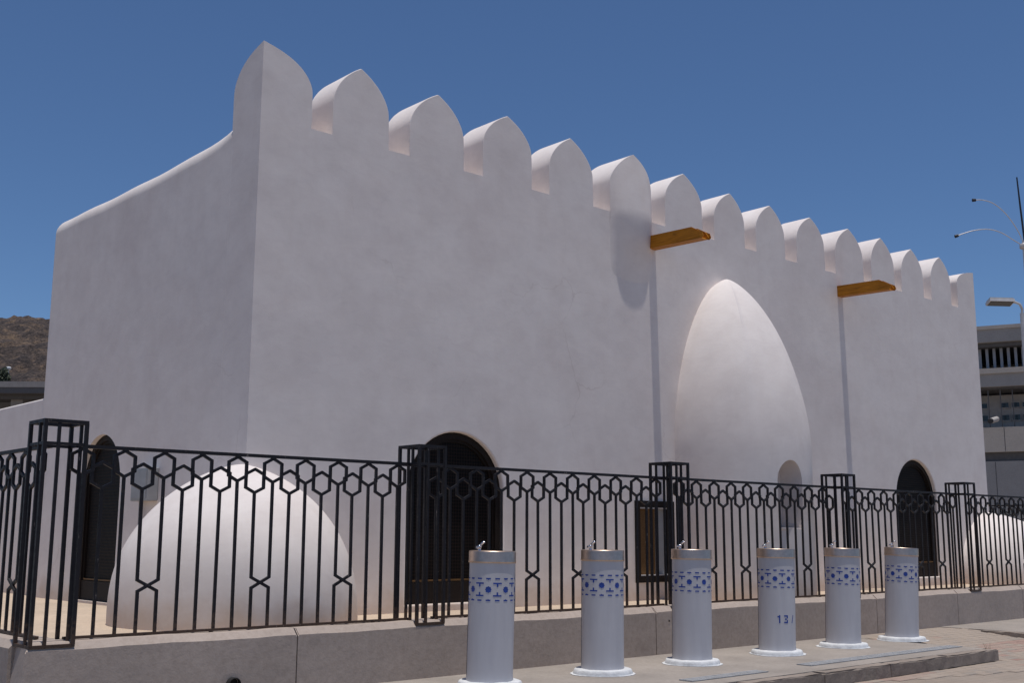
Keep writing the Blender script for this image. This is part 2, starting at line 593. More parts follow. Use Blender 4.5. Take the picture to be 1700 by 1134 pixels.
def kerb(name, start, dirv, count, length):
    e = empty(name, (start[0], start[1], 0)); e['kind'] = 'structure'
    ang = math.atan2(dirv[1], dirv[0]); e.rotation_euler = (0, 0, ang)
    for k in range(count):
        o = bpy.data.objects.new('kerb_stone', kerb_mesh[k % 4])
        o.location = ((k + .5) * (length + .008), random.uniform(-.006, .006), random.uniform(-.003, .004) + .001)
        o.scale = (length, 1, 1)
        link(o, e)
    return e


kerb('kerb', (13.45 - 1.2 * 20 - .008 * 20, 6.46), (1, 0), 20, 1.2)
kerb('kerb', (16.0, 7.95), (0, -1), 10, 1.0)

# pavers of the road near the dropped kerb, each its own piece (rows parallel to the kerb)
PL, PW = 0.21, 0.105
pav_mesh = {}
for key, mt in (('a', PAV_A), ('b', PAV_B), ('r', PAV_R)):
    mb = MB()
    hx, hy, c = PL / 2 - .003, PW / 2 - .003, .006
    mb.add([(-hx, -hy, -.03), (hx, -hy, -.03), (hx, hy, -.03), (-hx, hy, -.03),
            (-hx, -hy, -c), (hx, -hy, -c), (hx, hy, -c), (-hx, hy, -c),
            (-hx + c, -hy + c, 0), (hx - c, -hy + c, 0), (hx - c, hy - c, 0), (-hx + c, hy - c, 0)],
           [(8, 9, 10, 11)] + [(i, (i + 1) % 4, 4 + (i + 1) % 4, 4 + i) for i in range(4)] + [(4 + i, 4 + (i + 1) % 4, 8 + (i + 1) % 4, 8 + i) for i in range(4)])
    pav_mesh[key] = mb.mesh('paver', mt)


def project(p):
    v = Vector(p) - Vector((0, 0, EYE)); z = v.dot(FW)
    return 850 + FPX * v.dot(RT) / z, 567 - FPX * v.dot(UP) / z, z


cands = []
row = 0
y = 4.2
while y < 8.58:
    x = 8.0 + (PL / 2 if row % 2 else 0)
    while x < 16.14 - PL / 2:
        if not (x < 13.45 + PL / 2 + .01 and y > 6.46 - PW / 2) and y > 7.0 - (x - 8) * .25:
            px, py, dz = project((x, y, zg(x, y)))
            inside = -20 < px < 1720 and py < 1150
            cands.append((dz if inside else dz + 100, x, y, row))
        x += PL
    y += PW; row += 1
cands.sort()
pile = {'a': MB(), 'b': MB(), 'r': MB()}
for i, (d, x, y, row) in enumerate(cands):
    band = math.sin(x * 1.1 + y * 2.3) + math.sin(y * 5.1 - x * .6)
    key = 'r' if (band > 1.05 and random.random() < .75) or random.random() < .03 else random.choice('aab')
    sl = math.atan2(zg(x, y + .04) - zg(x, y - .04), .08)
    z = zg(x, y) + random.uniform(-.0025, .002)
    rot = (sl + random.uniform(-.006, .006), random.uniform(-.006, .006), random.uniform(-.008, .008))
    if i < 300:
        o = bpy.data.objects.new('paver', pav_mesh[key])
        o.location = (x, y, z); o.rotation_euler = rot
        link(o, ground)
    else:
        from mathutils import Euler
        mt = Matrix.Translation((x, y, z)) @ Euler(rot).to_matrix().to_4x4()
        me = pav_mesh[key]
        pile[key].add([mt @ v.co for v in me.vertices], [tuple(p.vertices) for p in me.polygons])
for key, mt in (('a', PAV_A), ('b', PAV_B), ('r', PAV_R)):
    if pile[key].v: tag(pile[key].build('paver_field', mt, ground), kind='stuff')

# ------------------------------------------------------------------ mosque
mosque = empty('mosque', (X0, WY, FLOOR), 'whitewashed low mosque with pointed battlements along its front wall', 'mosque')
OFF = Vector((X0, WY, FLOOR))


def mpart(mb, name, mat, parent=mosque):
    o = mb.build(name, mat)
    o.parent = parent
    o.matrix_parent_inverse = Matrix.Identity(4)
    base = OFF if parent is mosque else Vector((0, 0, 0))
    o.location = -OFF if parent is mosque else (0, 0, 0)
    return o


def temp(mb):
    o = mb.build('cutter', None)
    return o


DOORS = [(7.55, 8.97, 0.55, 2.48), (17.90, 19.26, 0.62, 2.64)]
wmb = MB(); wmb.box(X0, X1, WY, WY + 0.6, FLOOR - .2, ZN)
front = wmb.build('front_wall', PLASTER)
cuts = []
for a, b, z0, zt in DOORS:
    c = MB(); c.prism(arch_poly(a, b, z0, zt), WY - .3, WY + .30); cuts.append(temp(c))
c = MB(); c.box(11.29, 12.01, WY - .3, WY + .16, 0.72, 1.745); cuts.append(temp(c))
boolean(front, cuts)
bevel(front, 0.022, 3, sel=lambda e: all(v.co.z < ZN - .01 for v in e.verts) and e.verts[0].co.y < WY + .02 and e.verts[1].co.y < WY + .02)
front.parent = mosque; front.location = -OFF

ZS = ZN + .10
# side wall with a softly rounded top and far end
smb = MB(); smb.box(X0, X0 + .6, WY + .601, YB, FLOOR - .2, ZS)
side = smb.build('side_wall', PLASTER)
c = MB(); c.prism(arch_poly(13.22, 14.46, 0.50, 2.52), X0 - .3, X0 + .30, axis='x')
boolean(side, [temp(c)])
bevel(side, 0.24, 8, sel=lambda e: (all(v.co.z > ZS - .01 for v in e.verts) and abs(e.verts[0].co.y - e.verts[1].co.y) > 1 and e.verts[0].co.x < X0 + .1))
bevel(side, 0.17, 6, sel=lambda e: all(v.co.y > YB - .01 for v in e.verts) and min(v.co.z for v in e.verts) > .2 and not all(v.co.x > X0 + .5 for v in e.verts), angle=50)
bm = bmesh.new(); bm.from_mesh(side.data)
for k in range(26):
    yy = WY + .66 + k * .2
    bmesh.ops.bisect_plane(bm, geom=bm.verts[:] + bm.edges[:] + bm.faces[:], plane_co=(0, yy, 0), plane_no=(0, 1, 0))
for v in bm.verts:
    if v.co.z > 4.8:
        d_ = v.co.y - WY - .6
        up = .05 * math.exp(-d_ / .25) - .055 * math.sin(math.pi * min(1, max(0, d_ / (YB - WY - .6))) ** .7) + .006 * math.sin(v.co.y * 4.3)
        v.co.z += up * min(1, (v.co.z - 4.8) / .5)
bm.to_mesh(side.data); bm.free()
side.parent = mosque; side.location = -OFF
rm = MB(); rm.box(X1 - .6, X1, WY + .601, YB, FLOOR - .2, ZN); o = rm.build('side_wall', PLASTER, mosque); o.location = -OFF
rm = MB(); rm.box(X0 + .601, X1 - .601, YB - .6, YB - .02, FLOOR - .2, ZN - .02); o = rm.build('rear_wall', PLASTER, mosque); o.location = -OFF
rm = MB(); rm.box(X0 + .601, X1 - .601, WY + .601, YB - .601, 4.8, 5.0); o = rm.build('roof', PLASTER, mosque); o.location = -OFF


# merlons
def fprof(u):
    return .43 * u + .57 * (1 - math.sqrt(max(0, 1 - u ** 2.5)))


def merlon_poly(hw, zp, rise, n=22):
    pts = []
    for i in range(-n, n + 1):
        u = abs(i) / n
        u = 1 - (1 - u) ** 2
        pts.append((math.copysign(u, i) * hw, zp - rise * fprof(u)))
    return pts


NOTCH = [(6.176, 6.444), (7.196, 7.495), (8.306, 8.611), (9.423, 9.730), (10.540, 10.860), (11.700, 12.000), (12.830, 13.108),
         (13.851, 14.141), (14.899, 15.228), (16.016, 16.337), (17.188, 17.458), (18.214, 18.461), (19.226, 19.514), (20.258, 20.518)]
PEAK = [6.512, 6.501, 6.517, 6.496, 6.52, 6.515, 6.444, 6.454, 6.475, 6.495, 6.52, 6.495, 6.52]
MD = 0.52
BULGE = 4
for i in range(13):
    a, b = NOTCH[i][1], NOTCH[i + 1][0]
    c, hw = (a + b) / 2, (b - a) / 2
    zp = PEAK[i]; rise = .46 + random.uniform(-.03, .03); asym = random.uniform(-.03, .03)
    top = merlon_poly(hw, zp, rise)
    lean = random.uniform(-.012, .012)
    if i != BULGE:
        mb = MB()
        poly = [(c - hw, ZN), (c + hw, ZN)] + [(c + u + lean * (z - ZN) + asym * (1 - abs(u) / hw) , z) for u, z in reversed(top)]
        mb.prism(poly, WY, WY + MD)
        o = mb.build('merlon', PLASTER)
        bevel(o, .012, 2, sel=lambda e: min(v.co.z for v in e.verts) > ZN + .002)
    else:
        # this merlon stands proud of the wall and leans back; its foot rounds into the wall below
        mb = MB(); n = 40; cols = []
        for k in range(n + 1):
            s = -math.cos(math.pi * k / n)
            x = c + hw * s
            zt = zp - rise * fprof(abs(s))
            foot = ZN - .10
            w_ = 1 - .93 * abs(s) ** 4
            wl = 1 - abs(s) ** 3
            zs = [foot - .86, foot - .78, foot - .60, foot - .42, foot - .24, foot - .10, foot + .03, foot + .13]
            zs += [foot + .13 + (zt - foot - .13) * q / 12 for q in range(1, 13)]
            ps = [-.004, .006, .036, .073, .110, .137, .150, .153] + [.153 - .075 * q / 12 for q in range(1, 13)]
            cols.append([(c + hw * s * 1.03, WY - (.8 * p * wl if p > 0 else p) + .004 * abs(s), z) if r < 6 else (x, WY - .8 * p * w_, z) for r, (p, z) in enumerate(zip(ps, zs))])
        m = len(cols[0])
        vs = [p for cl in cols for p in cl]
        fs = [(k * m + j, (k + 1) * m + j, (k + 1) * m + j + 1, k * m + j + 1) for k in range(n) for j in range(m - 1)]
        mb.add(vs, fs, True)
        # back and flanks
        tp = [cl[-1] for cl in cols]
        bk = [(p[0], WY + MD, p[2]) for p in tp]
        mb.add(tp + bk, [(k, k + 1, n + 2 + k, n + 1 + k) for k in range(n)], True)
        mb.add(bk + [(c + hw, WY + MD, ZN), (c - hw, WY + MD, ZN)], [tuple(range(n + 3))])
        for cl in (cols[0], cols[-1]):
            cu = cl[6:]; mb.add(cu + [(cu[0][0], WY + MD, cu[-1][2]), (cu[0][0], WY + MD, cu[0][2])], [tuple(range(len(cu) + 2))])
        o = mb.build('merlon', PLASTER)
        weld_smooth(o, 1e-4, 40)
    o.parent = mosque; o.location = -OFF


# corner merlons: two half arches meeting at the corner
def corner_merlon(xa, xb, ya, yb, zp, rise):
    """peak at (xa, ya)"""
    n = 24
    us = [1 - (1 - k / n) ** 2 for k in range(n + 1)]
    mb = MB()
    P = {}
    vs = []
    for i, u in enumerate(us):
        for j, v in enumerate(us):
            w_ = max(u, v); z = zp - rise * (.3 * w_ + .7 * (1 - math.sqrt(max(0, 1 - w_ ** 3))))
            P[i, j] = len(vs)
            vs.append((xa + (xb - xa) * u, ya + (yb - ya) * v, z))
    fs = []
    for i in range(n):
        for j in range(n):
            q = [P[i, j], P[i + 1, j], P[i + 1, j + 1], P[i, j + 1]]
            if i == j: fs += [(q[0], q[1], q[2]), (q[0], q[2], q[3])]
            else: fs.append(tuple(q))
    mb.add(vs, fs, True)
    ring = [P[i, 0] for i in range(n + 1)], [P[n, j] for j in range(n + 1)], [P[i, n] for i in range(n, -1, -1)], [P[0, j] for j in range(n, -1, -1)]
    for r in ring:
        tp = [vs[q] for q in r]
        mb.add(tp + [(tp[-1][0], tp[-1][1], ZN), (tp[0][0], tp[0][1], ZN)], [tuple(range(len(tp) + 2))])
    o = mb.build('merlon', PLASTER)
    weld_smooth(o, 1e-4, 30)
    bevel(o, .012, 2, angle=60, sel=lambda e: min(v.co.z for v in e.verts) > ZN + .002)
    o.parent = mosque; o.location = -OFF
    return o


corner_merlon(X0, 6.176, WY, WY + .61, 6.47, .44)
corner_merlon(X1, 20.518, WY, WY + .61, 6.42, .30)


# apse (mihrab bulge) and corner buttresses: surfaces of revolution with a tapering dome
def dome_prof(R, z0, zc, p, q, n=36):
    pr = []
    for k in range(n + 1):
        t = math.sin(math.pi / 2 * k / n)
        pr.append((max(R * (1 - t ** p) ** (1 / q), 0.0006), z0 + (zc - z0) * t))
    return pr


def clean(o):
    bm = bmesh.new(); bm.from_mesh(o.data)
    bmesh.ops.remove_doubles(bm, verts=bm.verts, dist=.001)
    bmesh.ops.recalc_face_normals(bm, faces=bm.faces)
    bm.to_mesh(o.data); bm.free()


ap = MB()
ap.lathe([(1.115, FLOOR - .2), (1.115, 1.4)] + dome_prof(1.115, 2.427, 5.037, 2.015, 1.449, 48), 96, 13.213, 10.084, True, True, True)
CREASE = R_(-125.7)
PL_ = dome_prof(1.115, 2.427, 5.037, 2.10, 1.449, 48); PR_ = dome_prof(1.115, 2.427, 5.037, 1.90, 1.449, 48)
for k, (x, y, z) in enumerate(ap.v):
    if z <= 2.428 or z > 5.036: continue
    th = math.atan2(y - 10.084, x - 13.213)
    if th > 0: continue
    row = min(range(49), key=lambda q: abs(PL_[q][1] - z))
    m_ = min(1, max(0, (th - CREASE) / R_(3.5) + .5)); m_ = m_ * m_ * (3 - 2 * m_)
    r_ = PL_[row][0] * (1 - m_) + PR_[row][0] * m_
    r_ *= 1 + min(1, (z - 2.43) / .9) * (.005 * math.sin(3 * th + z * 2.1) + .003 * math.sin(7 * th - z * 3.7))
    ap.v[k] = (13.213 + r_ * math.cos(th), 10.084 + r_ * math.sin(th), z)
apse = ap.build('apse', PLASTER)
clean(apse)
NX, NZ0, NZT = 13.06, 1.40, 2.325
c = MB(); c.prism(arch_poly(NX - .235, NX + .235, NZ0, NZT, 20, .25), 8.5, 9.32)
bk = MB(); bk.box(10, 16, WY + .3, 12, 0, 6)
boolean(apse, [temp(c), temp(bk)])
weld_smooth(apse, 1e-5, 35)
apse.parent = mosque; apse.location = -OFF
sl = MB(); sl.box(NX - .225, NX + .225, 8.985, 9.30, NZ0 + .003, NZ0 + .02)
o = sl.build('niche_sill', PLASTER, mosque); o.location = -OFF

bt = MB(); bt.lathe(dome_prof(1.165, FLOOR - .02, 1.985, 2.75, 1.45, 40), 72, 5.51, 10.195)
bt.v = [(x + .012 * math.sin(3 * z + 2 * y), y + .012 * math.sin(2.6 * x + 3 * z), z + .008 * math.sin(4 * x + 3 * y)) for x, y, z in bt.v]
o = bt.build('corner_buttress', PLASTER); clean(o); o.parent = mosque; o.location = -OFF
o['label'] = 'large white rounded mound at the near corner'
bt = MB(); bt.lathe(dome_prof(1.0, FLOOR - .02, 1.76, 2.6, 1.5, 40), 72)
bt.v = [(21.05 + (x * 2.95 if x > 0 else x * 1.02), 10.2 + y_ * 1.05, z) for x, y_, z in bt.v]
bt.v = [(x + .012 * math.sin(3 * z + 2 * y), y + .012 * math.sin(2.6 * x + 3 * z), z + .008 * math.sin(4 * x + 3 * y)) for x, y, z in bt.v]
o = bt.build('corner_buttress', PLASTER); clean(o); o.parent = mosque; o.location = -OFF
o['label'] = 'white sloping mound at the far corner'


# doors
def door(parent, a, b, z0, zt, axis, d, label):
    s = 1
    fr = MB(); arch_ring(fr, a + .002, b - .002, z0 + .002, zt - .002, .075, d + .06, d + .13, axis=axis)
    f = fr.build('door', DKWOOD, parent); f.location = -OFF
    f['label'] = label
    pn = MB(); pn.prism(arch_poly(a + .07, b - .07, z0 + .24, zt - .07), d + .105, d + .125, axis=axis)
    bd = pn.build('lattice_panel', LATT, f)
    ir = MB(); arch_ring(ir, a + .075, b - .075, z0 + .25, zt - .077, .03, d + .085, d + .104, axis=axis)
    ir.build('beading', DKWOOD, f)
    kk = MB()
    if axis == 'y': kk.box(a + .077, b - .077, d + .07, d + .125, z0 + .004, z0 + .235)
    else: kk.box(d + .07, d + .125, a + .077, b - .077, z0 + .004, z0 + .235)
    kk.build('kick_board', DKWOOD, f)
    rl = MB()
    if axis == 'y': rl.box(a + .11, b - .11, d + .080, d + .103, z0 + .243, z0 + .262)
    else: rl.box(d + .080, d + .103, a + .11, b - .11, z0 + .243, z0 + .262)
    rl.build('rail', BROWN, f)
    return f


door(mosque, *DOORS[0], 'y', WY, 'wide dark lattice door under a round arch')
door(mosque, *DOORS[1], 'y', WY, 'dark arched door at the far end of the front wall')
door(mosque, 13.22, 14.46, .50, 2.52, 'x', X0, 'narrow looking dark arched door in the side wall')

# framed window low in the front wall
fw = MB()
fw.box(11.265, 11.345, WY - .03, WY + .10, .70, 1.765); fw.box(11.955, 12.035, WY - .03, WY + .10, .70, 1.765)
fw.box(11.3451, 11.9549, WY - .03, WY + .10, .70, .785); fw.box(11.3451, 11.9549, WY - .03, WY + .10, 1.68, 1.765)
fo = fw.build('window', DKWOOD, mosque); fo.location = -OFF
pn = MB(); pn.box(11.347, 11.72, WY + .05, WY + .075, .787, 1.678); pn.build('shutter', BROWN, fo)
pn = MB(); pn.box(11.722, 11.953, WY + .055, WY + .07, .787, 1.678); pn.build('pane', GREYBOX, fo)  # flat grey colour stands for the reflection in the glass
pn = MB(); pn.box(11.346, 11.954, WY - .022, WY + .045, .786, .80); pn.build('ledge', POLE, fo)
pn = MB(); pn.box(11.346, 11.954, WY - .022, WY + .045, 1.662, 1.679); pn.build('ledge', POLE, fo)

# wooden water spouts
for k, x in enumerate((11.70, 16.42)):
    w = .075
    mb = MB()
    side_poly = [(WY + .25, 5.435), (9.43, 5.405), (9.30, 5.33), (9.25, 5.25), (9.27, 5.222), (WY + .25, 5.255)]
    mb.prism(side_poly, x - w, x - w + .022, axis='x'); mb.prism(side_poly, x + w - .022, x + w, axis='x')
    mb.prism([(WY + .25, 5.28), (9.30, 5.247), (9.27, 5.2225), (WY + .25, 5.2555)], x - w + .0221, x + w - .0221, axis='x')
    o = mb.build('water_spout', SPOUTM, mosque); o.location = -OFF
    o['label'] = ['ochre wooden spout nearer the corner', 'ochre wooden spout further along the wall'][k]
    lp = MB()
    lp.prism([(9.44, 5.402), (9.24, 5.30), (9.22, 5.24), (9.255, 5.215), (9.275, 5.225), (9.30, 5.325)], x - w - .008, x - w - .0005, axis='x')
    lp.build('carved_tip', SPOUTM, o)
    lp = MB()
    lp.prism([(9.44, 5.402), (9.24, 5.30), (9.22, 5.24), (9.255, 5.215), (9.275, 5.225), (9.30, 5.325)], x + w + .0005, x + w + .008, axis='x')
    lp.build('carved_tip', SPOUTM, o)

# meter box on the side wall
mbx = empty('meter_box', (X0, 12.38, 1.67), 'small grey meter box on the side wall behind the white mound', 'meter box')
b_ = MB(); b_.box(-.13, -.002, -.22, .22, 0, .37); o = b_.build('casing', GREYBOX, mbx); bevel(o, .01, 2)
b_ = MB(); b_.box(-.138, -.131, -.19, .19, .03, .34); b_.build('lid', GREYBOX, mbx)
b_ = MB(); b_.tube([(-.05, .12, 0), (-.05, .12, -1.2)], .018); b_.build('conduit', GREYBOX, mbx)

# low courtyard wall running on behind the side wall
lw = MB(); lw.box(5.66, 6.0, YB + .004, 34, FLOOR - .2, 3.19)
lwo = lw.build('courtyard_wall', PLASTER); bevel(lwo, .03, 3)
tag(lwo, 'low white courtyard wall running back from the rear of the side wall', 'wall')

# ------------------------------------------------------------------ plinth wall under the fence
PT = 0.465
PY = 8.62


def plinth_panel(x0, x1, wob=.004):
    mb = MB(); mb.prism([(PY, -.02), (PY, PT - .004), (PY + .055, PT + .05), (PY + .34, PT + .05), (PY + .34, -.02)], x0, x1, axis='x')
    o = mb.build('panel', PLINTH)
    bm = bmesh.new(); bm.from_mesh(o.data)
    bmesh.ops.subdivide_edges(bm, edges=[e for e in bm.edges if abs((e.verts[0].co - e.verts[1].co).x) > .3], cuts=max(3, int((x1 - x0) * 5)))
    es = [e for e in bm.edges if len(e.link_faces) == 2 and e.calc_face_angle(0) > 1 and max(v.co.y for v in e.verts) < PY + .1 and min(v.co.z for v in e.verts) > .1]
    bmesh.ops.bevel(bm, geom=es, offset=.008, segments=2, affect='EDGES')
    for v in bm.verts:
        if v.co.z > .3:
            v.co.z += math.sin(v.co.x * 5.1) * .0035 + math.sin(v.co.x * 13.7 + 1) * .002
            v.co.y += math.sin(v.co.x * 3.3) * .002
    for f in bm.faces: f.smooth = True
    for e in bm.edges:
        if len(e.link_faces) == 2: e.smooth = e.calc_face_angle(0) < R_(32)
    bm.to_mesh(o.data); bm.free()
    return o


pw = empty('plinth_wall', (3.0, PY, 0), 'low beige concrete plinth wall carrying the front iron fence', 'wall')
JO = [3.0, 5.256, 9.85, 14.44, 16.72, 18.90, 21.2, 24.35]
for a, b in zip(JO, JO[1:]):
    o = plinth_panel(a + (.006 if a > 3.1 else 0), b - .006); o.parent = pw; o.location = (-3.0, -PY, 0)
    if a < 3.1:
        for v in o.data.vertices:
            if v.co.x < 3.02 and v.co.z > PT + .02: v.co.x += .055
co_ = MB(); co_.box(3.10, 24.3, PY + .07, PY + .33, 0.0, PT + .038)
o = co_.build('core', PLINTH, pw); o.location = (-3.0, -PY, 0)
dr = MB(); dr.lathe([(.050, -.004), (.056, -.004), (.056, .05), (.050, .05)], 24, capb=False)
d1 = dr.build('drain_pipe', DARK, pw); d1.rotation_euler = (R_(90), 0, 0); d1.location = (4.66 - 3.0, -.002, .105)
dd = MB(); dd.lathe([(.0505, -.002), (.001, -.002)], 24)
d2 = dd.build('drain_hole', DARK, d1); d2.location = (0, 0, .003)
dd = MB(); dd.lathe([(.012, 0), (.001, 0)], 12)
d3 = dd.build('bolt_hole', DARK, pw); d3.rotation_euler = (R_(90), 0, 0); d3.location = (10.07 - 3.0, -.003, .36)

lp = empty('plinth_wall', (3.0, 8.96, 0), 'beige concrete plinth wall under the side fence at left edge', 'wall')
for a, b in ((8.962, 12.0), (12.012, 16.0), (16.012, 20.0)):
    mb = MB(); mb.v = []
    poly = [(0, -.02), (0, PT - .004), (.055, PT + .05), (.33, PT + .05), (.33, -.02)]
    mb.prism(poly, a - 8.96, b - 8.96)
    o = mb.build('panel', PLINTH, lp)
rpw = empty('plinth_wall', (24.02, 8.965, 0), 'beige concrete plinth wall under the fence beyond the far corner', 'wall')
for a, b in ((8.97, 12.5), (12.512, 17.0)):
    mb = MB(); mb.box(0, .33, a - 8.965, b - 8.965, -.02, PT + .05)
    o = mb.build('panel', PLINTH, rpw); bevel(o, .008, 2)

# ------------------------------------------------------------------ iron fence
FZ0, FZ1 = .527, 1.975
BW = .023
_bal = {}


def baluster_mesh(kind, cross):
    """kind 'u' upper or 'l' lower hexagon; cross 0 / +1 / -1 swaps places with its neighbour"""
    key = (kind, cross)
    if key in _bal: return _bal[key]
    sp = .1668
    t, u, l, b = (1.955, 1.911, 1.796, 1.751) if kind == 'u' else (1.858, 1.815, 1.700, 1.657)
    h = .0845
    yo = 0.0 if kind == 'u' else .005
    mb = MB()
    mb.ribbon([(0, t), (h, u), (h, l), (0, b), (-h, l), (-h, u)], BW, BW, yo, True)
    s = 1 if cross > 0 else -1
    if cross:
        mb.ribbon([(0, b + .008), (0, .945), (s * sp, .857), (s * sp, FZ0 + .012)], BW, BW - .002, yo + .0006)
    else:
        mb.ribbon([(0, b + .008), (0, FZ0 + .012)], BW, BW - .002, yo + .0006)
    me = mb.mesh('baluster', IRON)
    _bal[key] = me
    return me


def fence(label, origin, rotz=0):
    e = empty('iron_fence', origin, label, 'fence', 'black iron fences round the courtyard')
    e.rotation_euler = (0, 0, rotz)
    return e


def fence_panel(parent, x0, x1, first, n, cross, lower, sp=.1668):
    """panel along the fence's local x from x0 to x1; its balusters stand at first + k * sp"""
    mb = MB()
    mb.box(x0, x1, -.018, .018, FZ1 - .016, FZ1 + .012)
    mb.box(x0, x1, -.016, .016, FZ0 - .008, FZ0 + .013)
    e = mb.build('fence_panel', IRON, parent)
    for q in range(4):
        xx = x0 + (x1 - x0) * (q + .5) / 4
        f = MB(); f.box(xx - .012, xx + .012, -.012, .012, PT + .045, FZ0 - .007); f.build('foot', IRON, e)
    cs = {}
    for a, b in cross: cs[a] = 1; cs[b] = -1
    for k in range(-1, n + 1):
        x = first + sp * k
        if not x0 + .03 < x < x1 - .03: continue
        kind = 'l' if (k % 2 == 0) == lower else 'u'
        o = bpy.data.objects.new('baluster', baluster_mesh(kind, cs.get(k, 0)))
        o.location = (x, random.uniform(-.0015, .0015), 0)
        o.rotation_euler = (random.uniform(-.003, .003), random.uniform(-.004, .004), random.uniform(-.03, .03))
        link(o, e)
    return e


FY = 8.79
front_fence = fence('long black iron fence with hexagon pattern along the front wall', (3.0, FY, 0))
C4 = [(2, 3), (6, 7), (10, 11), (14, 15)]
for x0, x1, first, n, cr, low, sp in ((3.33, 6.55, 3.557, 17, [(2, 3), (8, 9), (13, 14)], True, .1668),
                                      (6.82, 10.18, 7.03, 18, C4, False, .1695),
                                      (10.45, 13.75, 10.66, 18, C4, True, .1668),
                                      (14.02, 17.2, 14.235, 17, C4, True, .1668),
                                      (17.48, 20.75, 17.60, 19, [(3, 4), (7, 8), (11, 12), (15, 16)], True, .1668),
                                      (20.90, 24.10, 21.0, 18, C4, True, .1668)):
    fence_panel(front_fence, x0 - 3.0, x1 - 3.0, first - 3.0, n, cr, low, sp)
side_fence = fence('short stretch of black iron fence running back at the left edge', (3.19, 8.8, 0), R_(90))
fence_panel(side_fence, .14, 3.5, .32, 19, C4, False)
far_fence = fence('black iron fence running back beyond the far white mound', (24.19, 8.8, 0), R_(90))
fence_panel(far_fence, .14, 3.4, .32, 18, C4, False)
fence_panel(far_fence, 3.5, 6.8, 3.6, 19, C4, False)

PS = .31
cb = .027
_pm = {}
mb = MB(); mb.box(-.011, .011, -.011, .011, PT + .036, 2.128); _pm['middle_bar'] = mb.mesh('middle_bar', IRON)


def ring_mesh(z0, z1, w):
    mb = MB(); a = PS / 2 - .001 + cb / 2
    mb.box(-a, a, -a, -a + w, z0, z1); mb.box(-a, a, a - w, a, z0, z1)
    mb.box(-a, -a + w, -a + w + .0002, a - w - .0002, z0, z1); mb.box(a - w, a, -a + w + .0002, a - w - .0002, z0, z1)
    return mb


# crosspieces between the bars at rail height
mb = ring_mesh(2.1285, 2.155, .03)
b2 = ring_mesh(PT + .014, PT + .0355, .028); mb.add(b2.v, b2.f)
a = PS / 2
for q in (-1, 1):
    mb.box(-a + cb / 2, a - cb / 2, q * a - .009, q * a + .009, FZ1 - .013, FZ1 + .009)
    mb.box(q * a - .009, q * a + .009, -a + cb / 2, a - cb / 2, FZ1 - .013, FZ1 + .009)
for qx in (-1, 1):
    for qy in (-1, 1): mb.box(qx * a - cb / 2, qx * a + cb / 2, qy * a - cb / 2, qy * a + cb / 2, PT + .03, 2.135)
_pm['fence_post'] = mb.mesh('fence_post', IRON)


def fence_post(parent, x, label):
    e = bpy.data.objects.new('fence_post', _pm['fence_post']); e.location = (x, -.005, 0)
    e.rotation_euler = (0, 0, random.uniform(-.008, .008)); e['label'] = label
    link(e, parent)
    h = PS / 2

    def put(k, dx=0, dy=0):
        o = bpy.data.objects.new(k, _pm[k]); o.location = (dx, dy, 0); link(o, e)
    for dx, dy in ((-h / 3, -h), (-h / 3, h), (h, -h / 3), (-h, -h / 3)): put('middle_bar', dx, dy)
    return e


for x, lb in ((3.19, 'corner cage post left of the white mound'),
              (6.68, 'cage post before the wide lattice door'),
              (10.315, 'cage post just right of the framed window'),
              (13.88, 'cage post between the wall niche and the far door'),
              (17.34, 'cage post between the far door and the far mound')):
    fence_post(front_fence, x - 3.0, lb)

# ------------------------------------------------------------------ drinking fountains
FR, FHT = .205, 1.165


def curved(mb, poly, r):
    """thin printed shape: polygon in (arc length, z) wrapped on radius r"""
    mb.add([(r * math.sin(a / r), -r * math.cos(a / r), z) for a, z in poly], [tuple(range(len(poly)))])


def rect(mb, a0, a1, z0, z1, r, n=3):
    for k in range(n):
        p = a0 + (a1 - a0) * k / n; q = a0 + (a1 - a0) * (k + 1) / n
        curved(mb, [(p, z0), (q, z0), (q, z1), (p, z1)], r)


bp = MB(); rr = FR + .0012
per = 2 * math.pi * rr / 8
for k in range(8):
    a = k * per
    star = []
    for i in range(16):
        q = math.pi * 2 * i / 16; r_ = .030 if i % 2 == 0 else .0245
        star.append((a + r_ * math.cos(q), .835 + r_ * math.sin(q)))
    curved(bp, star, rr)
    for z, s in ((.928, -1), (.742, 1)):
        rect(bp, a - .021, a + .021, z - .0062, z + .0062, rr)
        curved(bp, [(a - .009, z + s * .005), (a, z + s * .013), (a + .009, z + s * .005)], rr)
        rect(bp, a + per / 2 - .021, a + per / 2 + .021, z - .0062, z + .0062, rr)
    for z, s in ((.888, -1), (.782, 1)):
        rect(bp, a + per / 2 - .039, a + per / 2 + .039, z - .0065, z + .0065, rr, 5)
        rect(bp, a + per / 2 - .0075, a + per / 2 + .0075, min(z, z + s * .03), max(z, z + s * .03), rr, 1)
FM = {'pattern': bp.mesh('blue_pattern', BLUE)}
mb = MB(); mb.lathe([(FR + .006, .03), (FR, .10), (FR, 1.075)], 48); FM['body'] = mb.mesh('body', BODY)
mb = MB(); mb.lathe([(FR + .001, 1.062), (FR + .008, 1.062), (FR + .0085, 1.075), (FR + .006, 1.080), (FR + .006, 1.158), (FR + .003, 1.1645), (FR - .008, 1.166),
                     (FR - .02, 1.160), (FR - .03, 1.15), (FR - .10, 1.128), (.02, 1.118), (.001, 1.118)], 48)
FM['rim'] = mb.mesh('steel_rim', STEEL)
mb = MB(); mb.box(-.004, .004, -.0022, .0025, .05, 1.058); FM['seam'] = mb.mesh('door_seam', SEAM)
mb = MB(); mb.lathe([(.020, 1.146), (.020, 1.160), (.014, 1.163), (.013, 1.185), (.017, 1.188), (.019, 1.20), (.012, 1.208), (.001, 1.209)], 16)
